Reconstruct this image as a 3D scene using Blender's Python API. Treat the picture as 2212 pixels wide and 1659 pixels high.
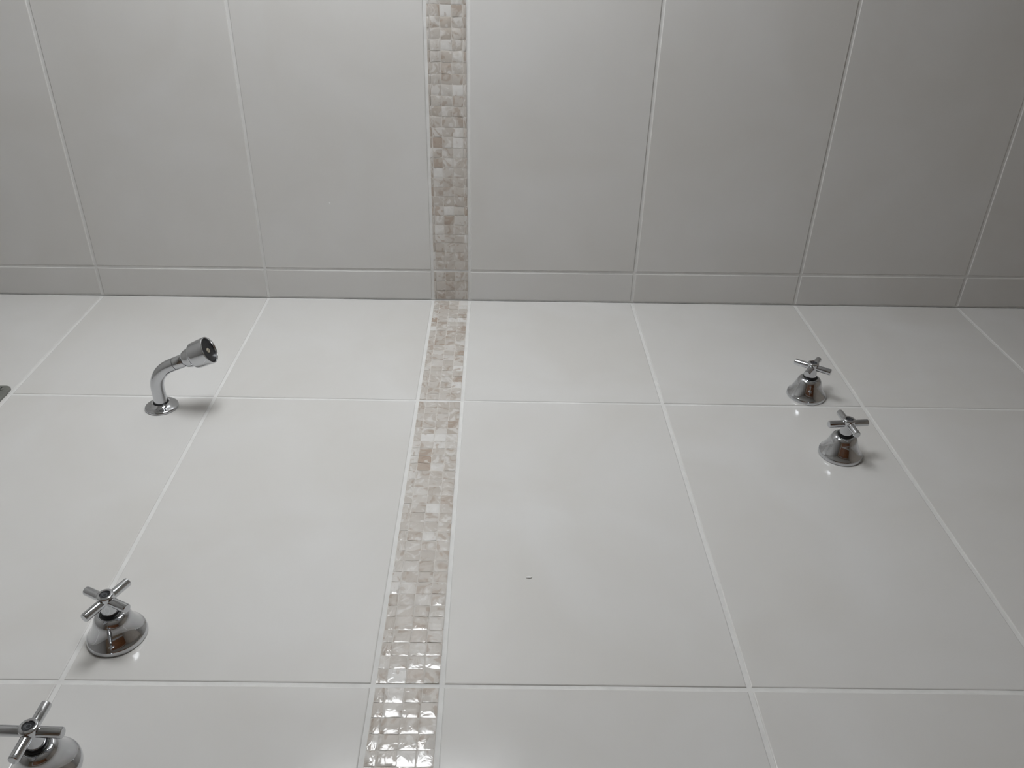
import bpy, bmesh, math, random
from mathutils import Vector, Matrix
random.seed(7)
for o in list(bpy.data.objects): bpy.data.objects.remove(o)
sc = bpy.context.scene
C = sc.collection
Z0 = 1.56                      # height of the mosaic band's centre above the floor

# ------------------------------------------------------------------ camera
cam_d = bpy.data.cameras.new('camera'); cam = bpy.data.objects.new('camera', cam_d); C.objects.link(cam)
right = Vector((0.01222986, 0.02147665, -0.99969455))
up = Vector((-0.52256021, 0.85251903, 0.01192205))
back = Vector((0.85251467, 0.52225479, 0.02164903))
m = Matrix((right, up, back)).transposed().to_4x4()
m.translation = Vector((1.39644625, 0.67561446, Z0 - 0.08054283))
cam.matrix_world = m
cam_d.sensor_width = 36.0; cam_d.sensor_fit = 'HORIZONTAL'
cam_d.lens = 36.0 * 1802.0 / 2212.0
cam_d.clip_start = 0.01
sc.camera = cam

# ------------------------------------------------------------------ world, light, exposure
w = bpy.data.worlds.new('world'); sc.world = w; w.use_nodes = True
w.node_tree.nodes['Background'].inputs[0].default_value = (0.55, 0.6, 0.68, 1)
w.node_tree.nodes['Background'].inputs[1].default_value = 0.3
WINDOW = dict(x0=0.12, x1=0.60, z0=Z0 - 0.13, z1=Z0 + 0.36, strength=15.3, color=(0.955, 0.98, 1.0))
ROOM_X, ROOM_Y, CEIL = 2.30, 1.20, Z0 + 0.94
sc.view_settings.view_transform = 'Standard'
sc.view_settings.look = 'None'
sc.view_settings.gamma = 1.0
sc.view_settings.use_curve_mapping = False
sc.view_settings.exposure = 0.0

# ------------------------------------------------------------------ materials
def newmat(name):
    mt = bpy.data.materials.new(name); mt.use_nodes = True
    nt = mt.node_tree; b = nt.nodes['Principled BSDF']
    return mt, nt, b
def N(nt, typ, **kw):
    n = nt.nodes.new(typ)
    for k, v in kw.items(): setattr(n, k, v)
    return n
def ramp(nt, stops):
    r = N(nt, 'ShaderNodeValToRGB'); e = r.color_ramp.elements
    while len(e) > 1: e.remove(e[-1])
    e[0].position = stops[0][0]; e[0].color = (*stops[0][1], 1)
    for p, c in stops[1:]:
        x = e.new(p); x.color = (*c, 1)
    return r
def plain(name, col, rough=0.5, metal=0.0, noise=0.0, nscale=8.0, bump=0.0):
    mt, nt, b = newmat(name)
    b.inputs['Roughness'].default_value = rough; b.inputs['Metallic'].default_value = metal
    if noise or bump:
        tc = N(nt, 'ShaderNodeTexCoord'); no = N(nt, 'ShaderNodeTexNoise')
        no.inputs['Scale'].default_value = nscale; no.inputs['Detail'].default_value = 4
        nt.links.new(tc.outputs['Object'], no.inputs['Vector'])
        r = ramp(nt, [(0.3, tuple(c * (1 - noise) for c in col)), (0.7, tuple(min(1, c * (1 + noise)) for c in col))])
        nt.links.new(no.outputs['Fac'], r.inputs[0]); nt.links.new(r.outputs[0], b.inputs['Base Color'])
        if bump:
            bp = N(nt, 'ShaderNodeBump'); bp.inputs['Strength'].default_value = bump; bp.inputs['Distance'].default_value = 0.001
            nt.links.new(no.outputs['Fac'], bp.inputs['Height']); nt.links.new(bp.outputs[0], b.inputs['Normal'])
    else:
        b.inputs['Base Color'].default_value = (*col, 1)
    return mt

def tile_material():
    mt, nt, b = newmat('glazed_tile'); L = nt.links
    tc = N(nt, 'ShaderNodeTexCoord'); oi = N(nt, 'ShaderNodeObjectInfo')
    sc_ = N(nt, 'ShaderNodeMath', operation='MULTIPLY'); sc_.inputs[1].default_value = 37.0
    L.new(oi.outputs['Random'], sc_.inputs[0])
    ad = N(nt, 'ShaderNodeVectorMath', operation='ADD')
    L.new(tc.outputs['Object'], ad.inputs[0]); L.new(sc_.outputs[0], ad.inputs[1])
    n1 = N(nt, 'ShaderNodeTexNoise'); n1.inputs['Scale'].default_value = 5.0; n1.inputs['Detail'].default_value = 3; n1.inputs['Distortion'].default_value = 0.6
    L.new(ad.outputs[0], n1.inputs['Vector'])
    r = ramp(nt, [(0.32, (0.690, 0.676, 0.652)), (0.55, (0.715, 0.705, 0.688)), (0.72, (0.735, 0.728, 0.716))])
    L.new(n1.outputs['Fac'], r.inputs[0])
    # faint paler, rougher streaks scattered over the glaze by noise
    mp = N(nt, 'ShaderNodeMapping'); mp.inputs['Scale'].default_value = (5, 5, 7); mp.inputs['Rotation'].default_value = (0.3, 0.5, 0.2)
    L.new(ad.outputs[0], mp.inputs['Vector'])
    n2 = N(nt, 'ShaderNodeTexNoise'); n2.inputs['Scale'].default_value = 1.0; n2.inputs['Detail'].default_value = 6; n2.inputs['Distortion'].default_value = 1.8
    L.new(mp.outputs[0], n2.inputs['Vector'])
    hz = ramp(nt, [(0.58, (0, 0, 0)), (0.85, (1, 1, 1))]); L.new(n2.outputs['Fac'], hz.inputs[0])
    hm = N(nt, 'ShaderNodeMath', operation='MULTIPLY'); hm.inputs[1].default_value = 0.10; L.new(hz.outputs[0], hm.inputs[0])
    mx = N(nt, 'ShaderNodeMixRGB'); mx.inputs[2].default_value = (0.80, 0.84, 0.83, 1)
    L.new(hm.outputs[0], mx.inputs[0]); L.new(r.outputs[0], mx.inputs[1]); L.new(mx.outputs[0], b.inputs['Base Color'])
    ro = N(nt, 'ShaderNodeMapRange'); ro.inputs['To Min'].default_value = 0.13; ro.inputs['To Max'].default_value = 0.26
    L.new(hz.outputs[0], ro.inputs['Value']); L.new(ro.outputs[0], b.inputs['Roughness'])
    b.inputs['IOR'].default_value = 1.42
    n3 = N(nt, 'ShaderNodeTexNoise'); n3.inputs['Scale'].default_value = 9.0; n3.inputs['Detail'].default_value = 1
    L.new(ad.outputs[0], n3.inputs['Vector'])
    bp = N(nt, 'ShaderNodeBump'); bp.inputs['Strength'].default_value = 0.06; bp.inputs['Distance'].default_value = 0.004
    L.new(n3.outputs['Fac'], bp.inputs['Height']); L.new(bp.outputs[0], b.inputs['Normal'])
    return mt

def pearl_material():
    mt, nt, b = newmat('mother_of_pearl'); L = nt.links
    tc = N(nt, 'ShaderNodeTexCoord'); oi = N(nt, 'ShaderNodeObjectInfo')
    k = N(nt, 'ShaderNodeMath', operation='MULTIPLY'); k.inputs[1].default_value = 91.0; L.new(oi.outputs['Random'], k.inputs[0])
    ad = N(nt, 'ShaderNodeVectorMath', operation='ADD'); L.new(tc.outputs['Object'], ad.inputs[0]); L.new(k.outputs[0], ad.inputs[1])
    base = ramp(nt, [(0.0, (0.76, 0.745, 0.725)), (0.12, (0.60, 0.565, 0.525)), (0.4, (0.54, 0.495, 0.45)), (0.62, (0.61, 0.575, 0.535)),
                     (0.78, (0.50, 0.45, 0.40)), (0.88, (0.68, 0.655, 0.625)), (0.95, (0.53, 0.475, 0.425)), (1.0, (0.45, 0.36, 0.295))])
    L.new(oi.outputs['Random'], base.inputs[0])
    n1 = N(nt, 'ShaderNodeTexNoise'); n1.inputs['Scale'].default_value = 1.05; n1.inputs['Detail'].default_value = 2; n1.inputs['Roughness'].default_value = 0.4; n1.inputs['Distortion'].default_value = 1.1
    L.new(ad.outputs[0], n1.inputs['Vector'])
    dk = ramp(nt, [(0.0, (0, 0, 0)), (0.57, (0, 0, 0)), (0.66, (1, 1, 1))]); L.new(n1.outputs['Fac'], dk.inputs[0])
    dm = N(nt, 'ShaderNodeMath', operation='MULTIPLY'); dm.inputs[1].default_value = 0.5; L.new(dk.outputs[0], dm.inputs[0])
    m1 = N(nt, 'ShaderNodeMixRGB'); m1.inputs[2].default_value = (0.37, 0.275, 0.21, 1)
    L.new(dm.outputs[0], m1.inputs[0]); L.new(base.outputs[0], m1.inputs[1])
    lt = ramp(nt, [(0.34, (1, 1, 1)), (0.43, (0, 0, 0))]); L.new(n1.outputs['Fac'], lt.inputs[0])
    lm = N(nt, 'ShaderNodeMath', operation='MULTIPLY'); lm.inputs[1].default_value = 0.6; L.new(lt.outputs[0], lm.inputs[0])
    m2 = N(nt, 'ShaderNodeMixRGB'); m2.inputs[2].default_value = (0.77, 0.755, 0.735, 1)
    L.new(lm.outputs[0], m2.inputs[0]); L.new(m1.outputs[0], m2.inputs[1]); L.new(m2.outputs[0], b.inputs['Base Color'])
    b.inputs['Roughness'].default_value = 0.14
    b.inputs['IOR'].default_value = 1.6
    n3 = N(nt, 'ShaderNodeTexNoise'); n3.inputs['Scale'].default_value = 1.3; n3.inputs['Detail'].default_value = 2; n3.inputs['Distortion'].default_value = 0.8
    L.new(ad.outputs[0], n3.inputs['Vector'])
    bp = N(nt, 'ShaderNodeBump'); bp.inputs['Strength'].default_value = 0.45; bp.inputs['Distance'].default_value = 0.0016
    L.new(n3.outputs['Fac'], bp.inputs['Height']); L.new(bp.outputs[0], b.inputs['Normal'])
    return mt

def wood_material():
    mt, nt, b = newmat('stained_timber'); L = nt.links
    tc = N(nt, 'ShaderNodeTexCoord'); mp = N(nt, 'ShaderNodeMapping'); mp.inputs['Scale'].default_value = (14, 14, 1.2)
    L.new(tc.outputs['Object'], mp.inputs['Vector'])
    no = N(nt, 'ShaderNodeTexNoise'); no.inputs['Scale'].default_value = 2.0; no.inputs['Detail'].default_value = 5; L.new(mp.outputs[0], no.inputs['Vector'])
    r = ramp(nt, [(0.3, (0.20, 0.075, 0.028)), (0.7, (0.36, 0.15, 0.06))]); L.new(no.outputs['Fac'], r.inputs[0])
    L.new(r.outputs[0], b.inputs['Base Color']); b.inputs['Roughness'].default_value = 0.4
    return mt

M_TILE = tile_material()
M_PEARL = pearl_material()
M_WOOD = wood_material()
M_GROUT = plain('white_grout', (0.765, 0.76, 0.745), 0.85, noise=0.05, nscale=60, bump=0.4)
M_MGROUT = plain('mosaic_grout', (0.64, 0.61, 0.57), 0.8, noise=0.06, nscale=120)
M_CHROME = plain('polished_chrome', (0.60, 0.61, 0.63), 0.06, 1.0, noise=0.02, nscale=30)
M_RUBBER = plain('black_rubber', (0.010, 0.010, 0.012), 0.5, noise=0.1, nscale=90)
M_CAP = plain('dark_indicator_cap', (0.012, 0.013, 0.016), 0.45, noise=0.1, nscale=90)
M_NUB = plain('tan_nylon', (0.42, 0.38, 0.30), 0.45, noise=0.08, nscale=200)
M_STEEL = plain('dull_grey_metal', (0.24, 0.245, 0.225), 0.45, 0.4, noise=0.08, nscale=60)
M_RING = plain('grey_print', (0.10, 0.105, 0.115), 0.5, noise=0.05, nscale=200)
M_DARK = plain('dark_slot', (0.02, 0.02, 0.02), 0.6, noise=0.05, nscale=50)
M_WALLP = plain('white_plaster', (0.74, 0.74, 0.72), 0.6, noise=0.02, nscale=6)
M_BACKW = plain('dim_wall_paint', (0.36, 0.265, 0.185), 0.6, noise=0.02, nscale=6)
M_CEIL = plain('ceiling_paint', (0.52, 0.51, 0.49), 0.8, noise=0.015, nscale=5)
M_FLOOR = plain('pale_floor', (0.66, 0.60, 0.53), 0.45, noise=0.05, nscale=7)
M_FRAME = plain('white_window_frame', (0.78, 0.78, 0.78), 0.4, noise=0.02, nscale=20)
M_CRUMB = plain('grout_crumb', (0.86, 0.86, 0.85), 0.8, noise=0.04, nscale=400)
mt, nt, b = newmat('frosted_lit_pane')
b.inputs['Base Color'].default_value = (0.8, 0.8, 0.8, 1); b.inputs['Roughness'].default_value = 0.4
b.inputs['Emission Color'].default_value = (*WINDOW['color'], 1); b.inputs['Emission Strength'].default_value = WINDOW['strength']
M_PANE = mt

# ------------------------------------------------------------------ helpers
def link(name, me, mat, parent=None, smooth=None):
    o = bpy.data.objects.new(name, me); C.objects.link(o)
    if mat is not None and not me.materials: me.materials.append(mat)
    if parent is not None: o.parent = parent
    if smooth is not None:
        for p in me.polygons: p.use_smooth = smooth
    return o
def mesh(name, verts, faces):
    me = bpy.data.meshes.new(name); me.from_pydata([tuple(v) for v in verts], [], faces); me.update(); return me
def tag(o, label, cat, kind=None, group=None):
    o['label'] = label
    if cat: o['category'] = cat
    if kind: o['kind'] = kind
    if group: o['group'] = group
    return o
def boxm(name, x0, x1, y0, y1, z0, z1, bev=0.0):
    bm = bmesh.new(); bmesh.ops.create_cube(bm, size=1.0)
    for v in bm.verts:
        v.co = Vector(((x0 + x1) / 2 + v.co.x * (x1 - x0), (y0 + y1) / 2 + v.co.y * (y1 - y0), (z0 + z1) / 2 + v.co.z * (z1 - z0)))
    if bev: bmesh.ops.bevel(bm, geom=bm.edges[:], offset=bev, segments=2, affect='EDGES', profile=0.5)
    me = bpy.data.meshes.new(name); bm.to_mesh(me); bm.free(); return me
def empty(name, loc):
    o = bpy.data.objects.new(name, None); o.empty_display_size = 0.03; o.location = loc; C.objects.link(o); return o
def lathe(name, prof, mat, parent=None, frame=None, seg=64, cap0=False, cap1=False, sharp=35):
    """prof: (radius, height); turned round the local +Y axis, then moved by frame (4x4)"""
    vs, fs = [], []
    for r, h in prof:
        for i in range(seg):
            a = 2 * math.pi * i / seg
            vs.append(Vector((r * math.cos(a), h, r * math.sin(a))))
    for j in range(len(prof) - 1):
        for i in range(seg):
            k = (i + 1) % seg
            fs.append((j * seg + i, (j + 1) * seg + i, (j + 1) * seg + k, j * seg + k))
    if cap0: fs.append(tuple(range(seg)))
    if cap1: fs.append(tuple(reversed([(len(prof) - 1) * seg + i for i in range(seg)])))
    if frame is not None: vs = [frame @ v for v in vs]
    me = mesh(name, vs, fs)
    bm = bmesh.new(); bm.from_mesh(me); bmesh.ops.recalc_face_normals(bm, faces=bm.faces[:]); bm.to_mesh(me); bm.free()
    o = link(name, me, mat, parent, True)
    me.set_sharp_from_angle(angle=math.radians(sharp))
    return o
def axis_frame(p, d):
    """frame whose +Y runs along d, at p"""
    d = Vector(d).normalized(); h = Vector((1, 0, 0)) if abs(d.x) < 0.9 else Vector((0, 0, 1))
    x = (h - d * h.dot(d)).normalized(); z = x.cross(d)
    mm = Matrix((x, d, z)).transposed().to_4x4(); mm.translation = Vector(p); return mm

# wall frames: (u, v, n) -> world. v is the height.
def fA(u, v, n): return Vector((u, n, v))
def fB(u, v, n): return Vector((n, u, v))

# ------------------------------------------------------------------ the two tiled walls
GAP = 0.0046                         # joint width
ZL = [Z0 + v for v in (0.637, 0.3353, 0.0335, -0.0335, -0.3343, -0.6381, -0.9442, -1.2472)]
ROWS = [(ZL[0], CEIL), (ZL[1], ZL[0]), (ZL[2], ZL[1]), (ZL[4], ZL[3]), (ZL[5], ZL[4]), (ZL[6], ZL[5]), (ZL[7], ZL[6]), (0.0, ZL[7])]
PITCH = 0.5131
COLS_A = [(0, 0), (0.3437, -0.00715), (0.8569, -0.00813), (0.8569 + PITCH, -0.008), (0.8569 + 2 * PITCH, -0.008), (ROOM_X, 0)]
COLS_B = [(0, 0), (0.0588, -0.00349), (0.0588 + PITCH, -0.003), (ROOM_Y, 0)]
def col_at(c, z): return c[0] + c[1] * (z - Z0)

wall_left = tag(link('wall_left', boxm('wall_left', -0.10, ROOM_X, -0.10, -0.0011, 0.0, CEIL), M_GROUT),
                'pale grey tiled wall carrying the shower arm and cross taps', 'wall', 'structure')
wall_right = tag(link('wall_right', boxm('wall_right', -0.10, -0.0011, 0.0, ROOM_Y, 0.0, CEIL), M_GROUT),
                 'bare pale grey tiled wall with no fittings, meeting the tap wall', 'wall', 'structure')

def tile_mesh(name, f, corners, flip, lift):
    """corners: 4 (u, v) counter-clockwise; rounded glazed edge"""
    cu = sum(c[0] for c in corners) / 4; cv = sum(c[1] for c in corners) / 4
    rings = []
    for ins, n in ((0.0, -0.004), (0.0, -0.0012), (0.00045, -0.00035), (0.0013, 0.0)):
        ring = []
        for (u, v) in corners:
            uu = u - ins if u > cu else u + ins
            vv = v - ins if v > cv else v + ins
            ring.append((uu - cu, vv - cv, n + lift))
        rings.append(ring)
    o = f(cu, cv, 0)
    vs = [f(*p) for r in rings for p in r]; fs = []
    for j in range(3):
        for i in range(4):
            k = (i + 1) % 4
            q = (j * 4 + i, j * 4 + k, (j + 1) * 4 + k, (j + 1) * 4 + i)
            fs.append(q if not flip else q[::-1])
    top = (12, 13, 14, 15); fs.append(top if not flip else top[::-1])
    return mesh(name, vs, fs), o

def lay_tiles(wall, f, cols, flip):
    g = GAP / 2
    for ri, (z0, z1) in enumerate(ROWS):
        a = z0 + (g if z0 > 0.01 else 0.0); bz = z1 - (g if z1 < CEIL - 0.01 else 0.0)
        for ci in range(len(cols) - 1):
            gl = 0.0022 if ci == 0 else g
            gr = g if ci < len(cols) - 2 else 0.0
            pts = [(col_at(cols[ci], a) + gl, a), (col_at(cols[ci + 1], a) - gr, a), (col_at(cols[ci + 1], bz) - gr, bz), (col_at(cols[ci], bz) + gl, bz)]
            me, o = tile_mesh('tile', f, pts, flip, random.uniform(-0.00025, 0.0003))
            t = link('tile', me, M_TILE, wall); t.location = o
lay_tiles(wall_left, fA, COLS_A, True)
lay_tiles(wall_right, fB, COLS_B, False)

# ------------------------------------------------------------------ mother-of-pearl mosaic band
def chip_mesh(k):
    rnd = random.Random(100 + k); n = 4; vs, fs = [], []
    G = (-.5, -.36, .36, .5)
    tx, ty = rnd.uniform(-.02, .02), rnd.uniform(-.02, .02)
    T = 0.0007 / 0.0168
    for y in range(n):
        for x in range(n):
            edge = (x in (0, n - 1)) + (y in (0, n - 1))
            u, v = G[x] + rnd.uniform(-.02, .02), G[y] + rnd.uniform(-.02, .02)
            if not edge: u += rnd.uniform(-.10, .10); v += rnd.uniform(-.10, .10)
            h = T + (0.0, -0.018, -0.030)[edge] + (tx * u + ty * v) + rnd.uniform(-.012, .012)
            vs.append((u * .985, v * .985, h))
    for y in range(n - 1):
        for x in range(n - 1):
            a = y * n + x; fs.append((a, a + 1, a + 1 + n, a + n))
    nt_ = len(fs)
    per = [x for x in range(n)] + [y * n + n - 1 for y in range(1, n)] + [(n - 1) * n + x for x in range(n - 2, -1, -1)] + [y * n for y in range(n - 2, 0, -1)]
    top = []
    for p in per: top.append(len(vs)); vs.append(vs[p])
    bot = []
    for p in per: bot.append(len(vs)); vs.append((vs[p][0], vs[p][1], -0.06))
    for i in range(len(per)):
        q = (i + 1) % len(per); fs.append((top[q], top[i], bot[i], bot[q]))
    me = mesh('mosaic_chip', vs, fs)
    for i, p in enumerate(me.polygons): p.use_smooth = i < nt_
    me.materials.append(M_PEARL); return me
CHIPS = [chip_mesh(k) for k in range(14)]
RA = Matrix(((1, 0, 0), (0, 0, 1), (0, -1, 0))).to_4x4()      # local x->X, y->-Z, z->Y
RB = Matrix(((0, 0, 1), (1, 0, 0), (0, 1, 0))).to_4x4()       # local x->Y, y->Z, z->X
def col_bounds(weights, v0, v1):
    s = sum(weights); out = []; p = v1
    for q in weights:
        out.append((p - (v1 - v0) * q / s, p)); p -= (v1 - v0) * q / s
    return out
def lay_mosaic(wall, f, cols, rot, weights, reach):
    v0, v1 = Z0 - 0.0335 + 0.0026, Z0 + 0.0335 - 0.0026
    bounds = col_bounds(weights, v0, v1)
    rest_v, rest_f = [], []
    for ci in range(len(cols) - 1):
        u0 = col_at(cols[ci], Z0) + (0.0022 if ci == 0 else GAP / 2 + .0002); u1 = col_at(cols[ci + 1], Z0) - (GAP / 2 + .0002 if ci < len(cols) - 2 else 0)
        a, b2 = f(u0, v0, -0.005), f(u1, v1, -0.00035)
        lo = [min(a[i], b2[i]) for i in range(3)]; hi = [max(a[i], b2[i]) for i in range(3)]
        strip = link('mosaic_strip', boxm('mosaic_strip', lo[0], hi[0], lo[1], hi[1], lo[2], hi[2]), M_MGROUT, wall)
        strip['label'] = 'narrow strip of beige mother-of-pearl mosaic between white grout lines'
        n = max(1, round((u1 - u0) / 0.0168))
        cuts = [u0 + (u1 - u0) * k / n + (random.uniform(-.0006, .0006) if 0 < k < n else 0) for k in range(n + 1)]
        for k in range(n):
            for (c0, c1) in bounds:
                su, sv = cuts[k + 1] - cuts[k] - .0006, c1 - c0 - .0006
                cu, cv = (cuts[k] + cuts[k + 1]) / 2, (c0 + c1) / 2 + random.uniform(-.0003, .0003)
                me = random.choice(CHIPS)
                mat = rot.copy(); mat.translation = f(cu, cv, -0.0005)
                turn = random.choice((0, 2)) * math.pi / 2
                mat = mat @ Matrix.Rotation(turn + random.uniform(-.03, .03), 4, 'Z') @ Matrix.Rotation(random.uniform(-.012, .012), 4, 'X') @ Matrix.Rotation(random.uniform(-.016, .016), 4, 'Y') @ Matrix.Diagonal((su, sv, 0.0168, 1))
                if cu < reach:
                    o = bpy.data.objects.new('mosaic_chip', me); C.objects.link(o); o.parent = strip; o.matrix_basis = mat
                else:
                    base = len(rest_v)
                    rest_v += [mat @ v.co for v in me.vertices]; rest_f += [tuple(base + i for i in p.vertices) for p in me.polygons]
    if rest_v:
        o = link('mosaic_chips', mesh('mosaic_chips', rest_v, rest_f), M_PEARL, wall); o['kind'] = 'stuff'
        o['label'] = 'mother-of-pearl chips of the band further along the wall'
lay_mosaic(wall_left, fA, COLS_A, RA, (0.60, 1.06, 1.0, 0.93), 1.10)
lay_mosaic(wall_right, fB, COLS_B, RB, (0.26, 0.97, 1.05, 1.02, 0.34), 0.70)

# ------------------------------------------------------------------ rest of the room
tag(link('floor', boxm('floor', -0.10, ROOM_X + .1, -0.10, ROOM_Y + .1, -0.10, 0.0), M_FLOOR), 'plain pale bathroom floor below the tiled walls', 'floor', 'structure')
tag(link('ceiling', boxm('ceiling', -0.10, ROOM_X + .1, -0.10, ROOM_Y + .1, CEIL, CEIL + 0.1), M_CEIL), 'grey painted ceiling over the tiled corner', 'ceiling', 'structure')
# wall opposite the taps, with the window opening
W = WINDOW; bm = bmesh.new()
def addbox(bm, x0, x1, y0, y1, z0, z1):
    r = bmesh.ops.create_cube(bm, size=1.0)
    for v in r['verts']:
        v.co = Vector(((x0 + x1) / 2 + v.co.x * (x1 - x0), (y0 + y1) / 2 + v.co.y * (y1 - y0), (z0 + z1) / 2 + v.co.z * (z1 - z0)))
Y0, Y1 = ROOM_Y, ROOM_Y + 0.1
addbox(bm, -0.1, W['x0'], Y0, Y1, 0, CEIL); addbox(bm, W['x1'], ROOM_X + .1, Y0, Y1, 0, CEIL)
addbox(bm, W['x0'], W['x1'], Y0, Y1, 0, W['z0']); addbox(bm, W['x0'], W['x1'], Y0, Y1, W['z1'], CEIL)
me = bpy.data.meshes.new('wall_opposite'); bm.to_mesh(me); bm.free()
tag(link('wall_opposite', me, M_WALLP), 'white wall with the frosted window, facing the taps', 'wall', 'structure')
win = empty('window_1', ((W['x0'] + W['x1']) / 2, Y0 + .05, W['z0'])); tag(win, 'frosted bathroom window facing the tap wall', 'window', 'structure')
def under(o, root):
    o.parent = root; o.matrix_parent_inverse = Matrix.Translation(-root.location); return o
bm = bmesh.new(); t = 0.03
addbox(bm, W['x0'], W['x0'] + t, Y0 + .02, Y0 + .06, W['z0'], W['z1']); addbox(bm, W['x1'] - t, W['x1'], Y0 + .02, Y0 + .06, W['z0'], W['z1'])
addbox(bm, W['x0'] + t, W['x1'] - t, Y0 + .02, Y0 + .06, W['z0'], W['z0'] + t); addbox(bm, W['x0'] + t, W['x1'] - t, Y0 + .02, Y0 + .06, W['z1'] - t, W['z1'])
me = bpy.data.meshes.new('window_frame'); bm.to_mesh(me); bm.free()
under(link('window_frame', me, M_FRAME), win)
under(link('window_pane', boxm('window_pane', W['x0'] + t, W['x1'] - t, Y0 + .036, Y0 + .044, W['z0'] + t, W['z1'] - t), M_PANE), win)
# wall behind the camera, with a timber door
tag(link('wall_back', boxm('wall_back', ROOM_X, ROOM_X + .1, 0, ROOM_Y, 0, CEIL), M_BACKW), 'taupe wall with the timber door behind the viewer', 'wall', 'structure')
door = empty('door_1', (ROOM_X, 0.55, 0)); tag(door, 'brown stained timber door in the end wall', 'door', 'structure')
under(link('door_leaf', boxm('door_leaf', ROOM_X - .03, ROOM_X - .001, 0.18, 0.94, 0.005, 2.03, .003), M_WOOD), door)
for z0, z1 in ((0.2, 0.95), (1.1, 1.9)):
    for y0, y1 in ((0.27, 0.53), (0.59, 0.85)):
        under(link('door_panel', boxm('door_panel', ROOM_X - .038, ROOM_X - .028, y0, y1, z0, z1, .004), M_WOOD), door)
bm = bmesh.new()
addbox(bm, ROOM_X - .02, ROOM_X, 0.11, 0.175, 0, 2.10); addbox(bm, ROOM_X - .02, ROOM_X, 0.945, 1.01, 0, 2.10); addbox(bm, ROOM_X - .02, ROOM_X, 0.175, 0.945, 2.035, 2.10)
me = bpy.data.meshes.new('door_frame'); bm.to_mesh(me); bm.free()
under(link('door_frame', me, M_FRAME), door)
h = lathe('door_handle', [(0.0, .07), (.024, .068), (.027, .055), (.022, .042), (.01, .034), (.01, .008), (.026, .006), (.026, 0)], M_CHROME, None, axis_frame((ROOM_X - .03, 0.24, 1.02), (-1, 0, 0)), 24)
under(h, door)

# ------------------------------------------------------------------ cross-handle wall taps
BELL = [(29.0, 0.0), (29.3, .4), (29.2, 2.0), (28.8, 4.6), (28.4, 5.4), (27.6, 6.1), (26.6, 7.2), (25.2, 9.2), (23.8, 11.6), (22.3, 14.5), (20.9, 17.6), (19.7, 20.6), (18.8, 23.3),
        (18.1, 25.5), (17.3, 27.5), (16.2, 29.5), (14.8, 31.1), (13.2, 32.1), (11.8, 32.5), (11.0, 32.3), (10.6, 31.4), (10.6, 27.0)]
def mm(prof): return [(r / 1000.0, h / 1000.0) for r, h in prof]
def tap(x, z, ang, label):
    t = empty('wall_tap', (x, 0.0003, Z0 + z))
    tag(t, label, 'tap', None, 'chrome cross-handle wall taps')
    lathe('bell_flange', mm(BELL), M_CHROME, t, None, 96, sharp=50)
    # knurled retaining ring
    vs, fs, n = [], [], 72
    for (r0, r1, h_) in ((10.5, 10.5, 30.4), (9.2, 9.2, 31.6), (9.0, 8.6, 31.4), (7.0, 7.0, 30.8)):
        for i in range(n):
            a = 2 * math.pi * i / n; r = (r0 if i % 2 else r1 - .25) / 1000
            vs.append((r * math.cos(a), h_ / 1000, r * math.sin(a)))
    for j in range(3):
        for i in range(n):
            k = (i + 1) % n; fs.append((j * n + i, (j + 1) * n + i, (j + 1) * n + k, j * n + k))
    link('knurled_ring', mesh('knurled_ring', vs, fs), M_STEEL, t, False)
    lathe('rubber_seal', mm([(9.4, 31.2), (9.4, 32.2), (8.2, 32.8), (7.6, 34.5), (7.6, 37.5)]), M_RUBBER, t, None, 48)
    hub = lathe('handle_hub', mm([(6.9, 35.4), (7.6, 35.2), (8.2, 35.8), (8.2, 40.0), (7.8, 44.0), (7.7, 50.0), (8.3, 54.6), (8.3, 56.6), (7.8, 57.6), (7.0, 58.1), (5.2, 58.2), (4.9, 57.8), (4.8, 56.6)]), M_CHROME, t, None, 64)
    cap = lathe('indicator_cap', mm([(4.85, 56.8), (4.7, 57.1), (3.6, 57.15), (3.5, 57.1)]) + mm([(0.001, 57.1)]), M_CAP, hub, None, 48)
    lathe('indicator_ring', mm([(2.5, 57.05), (2.4, 57.25), (1.8, 57.25), (1.7, 57.05)]), M_RING, hub, None, 32)
    for k in range(4):
        a = math.radians(ang + 90 * k)
        d = Vector((math.cos(a), 0, math.sin(a)))
        fr = axis_frame((0, 0.0505, 0), d)
        lathe('handle_arm', mm([(4.7, 4.0), (4.75, 26.2), (4.55, 27.1), (4.0, 27.6), (0.001, 27.7)]), M_CHROME, t, fr, 40)
    return t
tap(0.7962, 0.3022, 25.5, 'chrome cross-handle tap at far left, whole in view, nearer the shower arm')
tap(0.9457, 0.3060, 2.0, 'chrome cross-handle tap cut off by the bottom left corner of the photo')
tap(0.3165, -0.5606, 36.0, 'chrome cross-handle tap on the right, nearest the wall corner')
tap(0.4683, -0.5601, -5.0, 'chrome cross-handle tap on the right, just past the tile joint')

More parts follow.
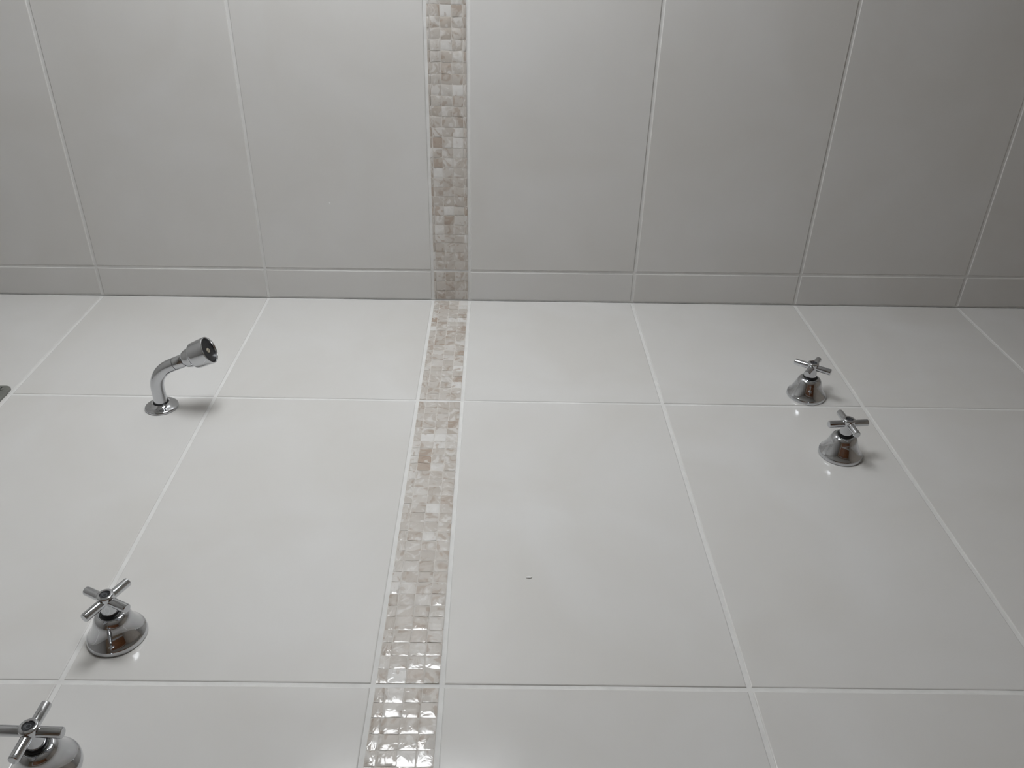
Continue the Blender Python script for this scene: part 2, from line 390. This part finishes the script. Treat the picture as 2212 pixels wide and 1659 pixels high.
# ------------------------------------------------------------------ shower arm
SX, SZ = 0.3690, Z0 + 0.4036
sh = empty('shower_arm', (SX, 0.0003, SZ))
tag(sh, 'bent chrome shower arm with a short black-faced head', 'shower arm')
lathe('wall_flange', mm([(23.0, 0), (23.3, .6), (23.2, 2.0), (22.4, 3.0), (20.8, 3.7), (17.0, 4.6), (13.6, 6.0), (11.6, 7.6), (10.9, 8.6), (10.2, 8.8)]), M_CHROME, sh, None, 96, sharp=50)
lathe('seal_ring', mm([(11.0, 7.8), (11.2, 8.9), (10.4, 9.6), (9.4, 9.7)]), M_RUBBER, sh, None, 48)
TH = math.radians(66); RB_, YS, PR = 0.042, 0.031, 0.0094
path = [(0.004, 0.0), (0.018, 0.0)]
for i in range(25):
    a = TH * i / 24; path.append((YS + RB_ * math.sin(a), -RB_ * (1 - math.cos(a))))
dY, dZ = math.cos(TH), -math.sin(TH)
for k in (0.004, 0.0085): path.append((YS + RB_ * math.sin(TH) + k * dY, -RB_ * (1 - math.cos(TH)) + k * dZ))
vs, fs, seg = [], [], 48
for i, (y, z) in enumerate(path):
    a = 0 if i < 2 else TH * min(24, i - 2) / 24
    nrm = Vector((0, math.sin(a), math.cos(a))); c = Vector((0, y, z))
    for k in range(seg):
        b_ = 2 * math.pi * k / seg
        vs.append(c + PR * (math.cos(b_) * Vector((1, 0, 0)) + math.sin(b_) * nrm))
for i in range(len(path) - 1):
    for k in range(seg):
        q = (k + 1) % seg; fs.append((i * seg + k, i * seg + q, (i + 1) * seg + q, (i + 1) * seg + k))
pm = mesh('pipe', vs, fs); bm = bmesh.new(); bm.from_mesh(pm); bmesh.ops.recalc_face_normals(bm, faces=bm.faces[:]); bm.to_mesh(pm); bm.free()
link('pipe', pm, M_CHROME, sh, True)
ey, ez = path[-1]
HF = axis_frame((0, ey, ez), (0, dY, dZ))
lathe('seam_ring', mm([(9.1, -.4), (9.1, .6)]), M_RUBBER, sh, HF, 48)
lathe('collar', mm([(9.2, .5), (9.5, .8), (9.5, 14.6), (9.1, 15.2), (7.8, 15.4)]), M_CHROME, sh, HF, 64)
head = lathe('shower_head', mm([(7.6, 16.4), (10.6, 16.6), (11.6, 17.4), (12.6, 19.6), (13.6, 23.0), (14.0, 26.5), (14.2, 29.0), (15.6, 30.6), (17.8, 32.2), (18.6, 33.4), (18.9, 36.0), (19.8, 55.6), (19.7, 56.6), (19.0, 57.2), (18.0, 57.0), (17.5, 56.2), (17.3, 53.6)]), M_CHROME, sh, HF, 96, sharp=40)
lathe('neck_gap', mm([(7.8, 15.0), (7.8, 17.0)]), M_RUBBER, sh, HF, 48)
lathe('black_face', mm([(17.4, 54.2), (16.6, 54.7), (9.0, 54.4), (0.001, 54.3)]), M_RUBBER, head, HF, 64)
lathe('centre_nub', mm([(3.4, 54.2), (3.3, 55.4), (2.7, 55.8), (1.2, 55.8), (1.1, 54.8), (0.001, 54.8)]), M_NUB, head, HF, 32)

# ------------------------------------------------------------------ metal bracket plate at the left edge
bx, bz = 0.3200, Z0 + 0.6412
br = empty('wall_bracket', (bx + .045, 0.0003, bz)); tag(br, 'dull grey metal bracket plate cut off by the left edge of the photo', 'bracket')
bm = bmesh.new(); pts = []; WX, WZ, RR = 0.09, 0.075, 0.011
for cx_, cz_, a0 in ((RR, RR, 180), (WX - RR, RR, 270), (WX - RR, WZ - RR, 0), (RR, WZ - RR, 90)):
    for i in range(7):
        a = math.radians(a0 + 15 * i); pts.append((cx_ + RR * math.cos(a) - .045, cz_ + RR * math.sin(a)))
rings = []
for ins, y in ((0, 0), (0, .0022), (.0006, .0029), (.0014, .0032)):
    ring = []
    for (x, z) in pts:
        s = Vector((0 - x, WZ / 2 - z)); s = s.normalized() * ins
        ring.append(bm.verts.new((x + s.x, y, z + s.y)))
    rings.append(ring)
for j in range(3):
    for i in range(28):
        k = (i + 1) % 28; bm.faces.new((rings[j][i], rings[j][k], rings[j + 1][k], rings[j + 1][i]))
bm.faces.new(rings[3]); bmesh.ops.recalc_face_normals(bm, faces=bm.faces[:])
me = bpy.data.meshes.new('plate'); bm.to_mesh(me); bm.free(); link('plate', me, M_STEEL, br)
for x, z in ((-.033, .012), (.033, .012), (-.033, .063), (.033, .063)):
    s = lathe('screw', mm([(3.6, 3.1), (3.4, 4.1), (2.2, 4.7), (.001, 4.8)]), M_STEEL, br, axis_frame((x, 0, z), (0, 1, 0)), 24)
    link('slot', boxm('slot', x - .0032, x + .0032, .0042, .0051, z - .0006, z + .0006), M_DARK, s)
lathe('socket_boss', mm([(16, 3.0), (16, 6), (14.5, 7.5), (13.5, 24), (12.5, 25), (9.5, 25), (9.3, 12), (.001, 12)]), M_STEEL, br, axis_frame((0.012, 0, .042), (0, 1, 0)), 48)

# ------------------------------------------------------------------ stray flecks on the tiles
def fleck(name, loc, size, mat, label, cat, seed):
    rnd = random.Random(seed); bm = bmesh.new(); bmesh.ops.create_icosphere(bm, subdivisions=2, radius=0.5)
    for v in bm.verts: v.co = Vector([v.co[i] * size[i] * (1 + rnd.uniform(-.25, .25)) for i in range(3)])
    me = bpy.data.meshes.new(name); bm.to_mesh(me); bm.free()
    o = link(name, me, mat); o.location = loc; return tag(o, label, cat)
fleck('grout_crumb', (0.7104, 0.0008, Z0 - 0.1222), (.0030, .0016, .0070), M_CRUMB, 'tiny white crumb of grout on the tile right of the mosaic band', 'crumb', 1)
fleck('paint_fleck', (0.0004, 0.183, Z0 + 0.2071), (.0010, .0032, .0024), M_CRUMB, 'tiny white fleck stuck on the bare tiled wall left of the mosaic band', 'fleck', 2)
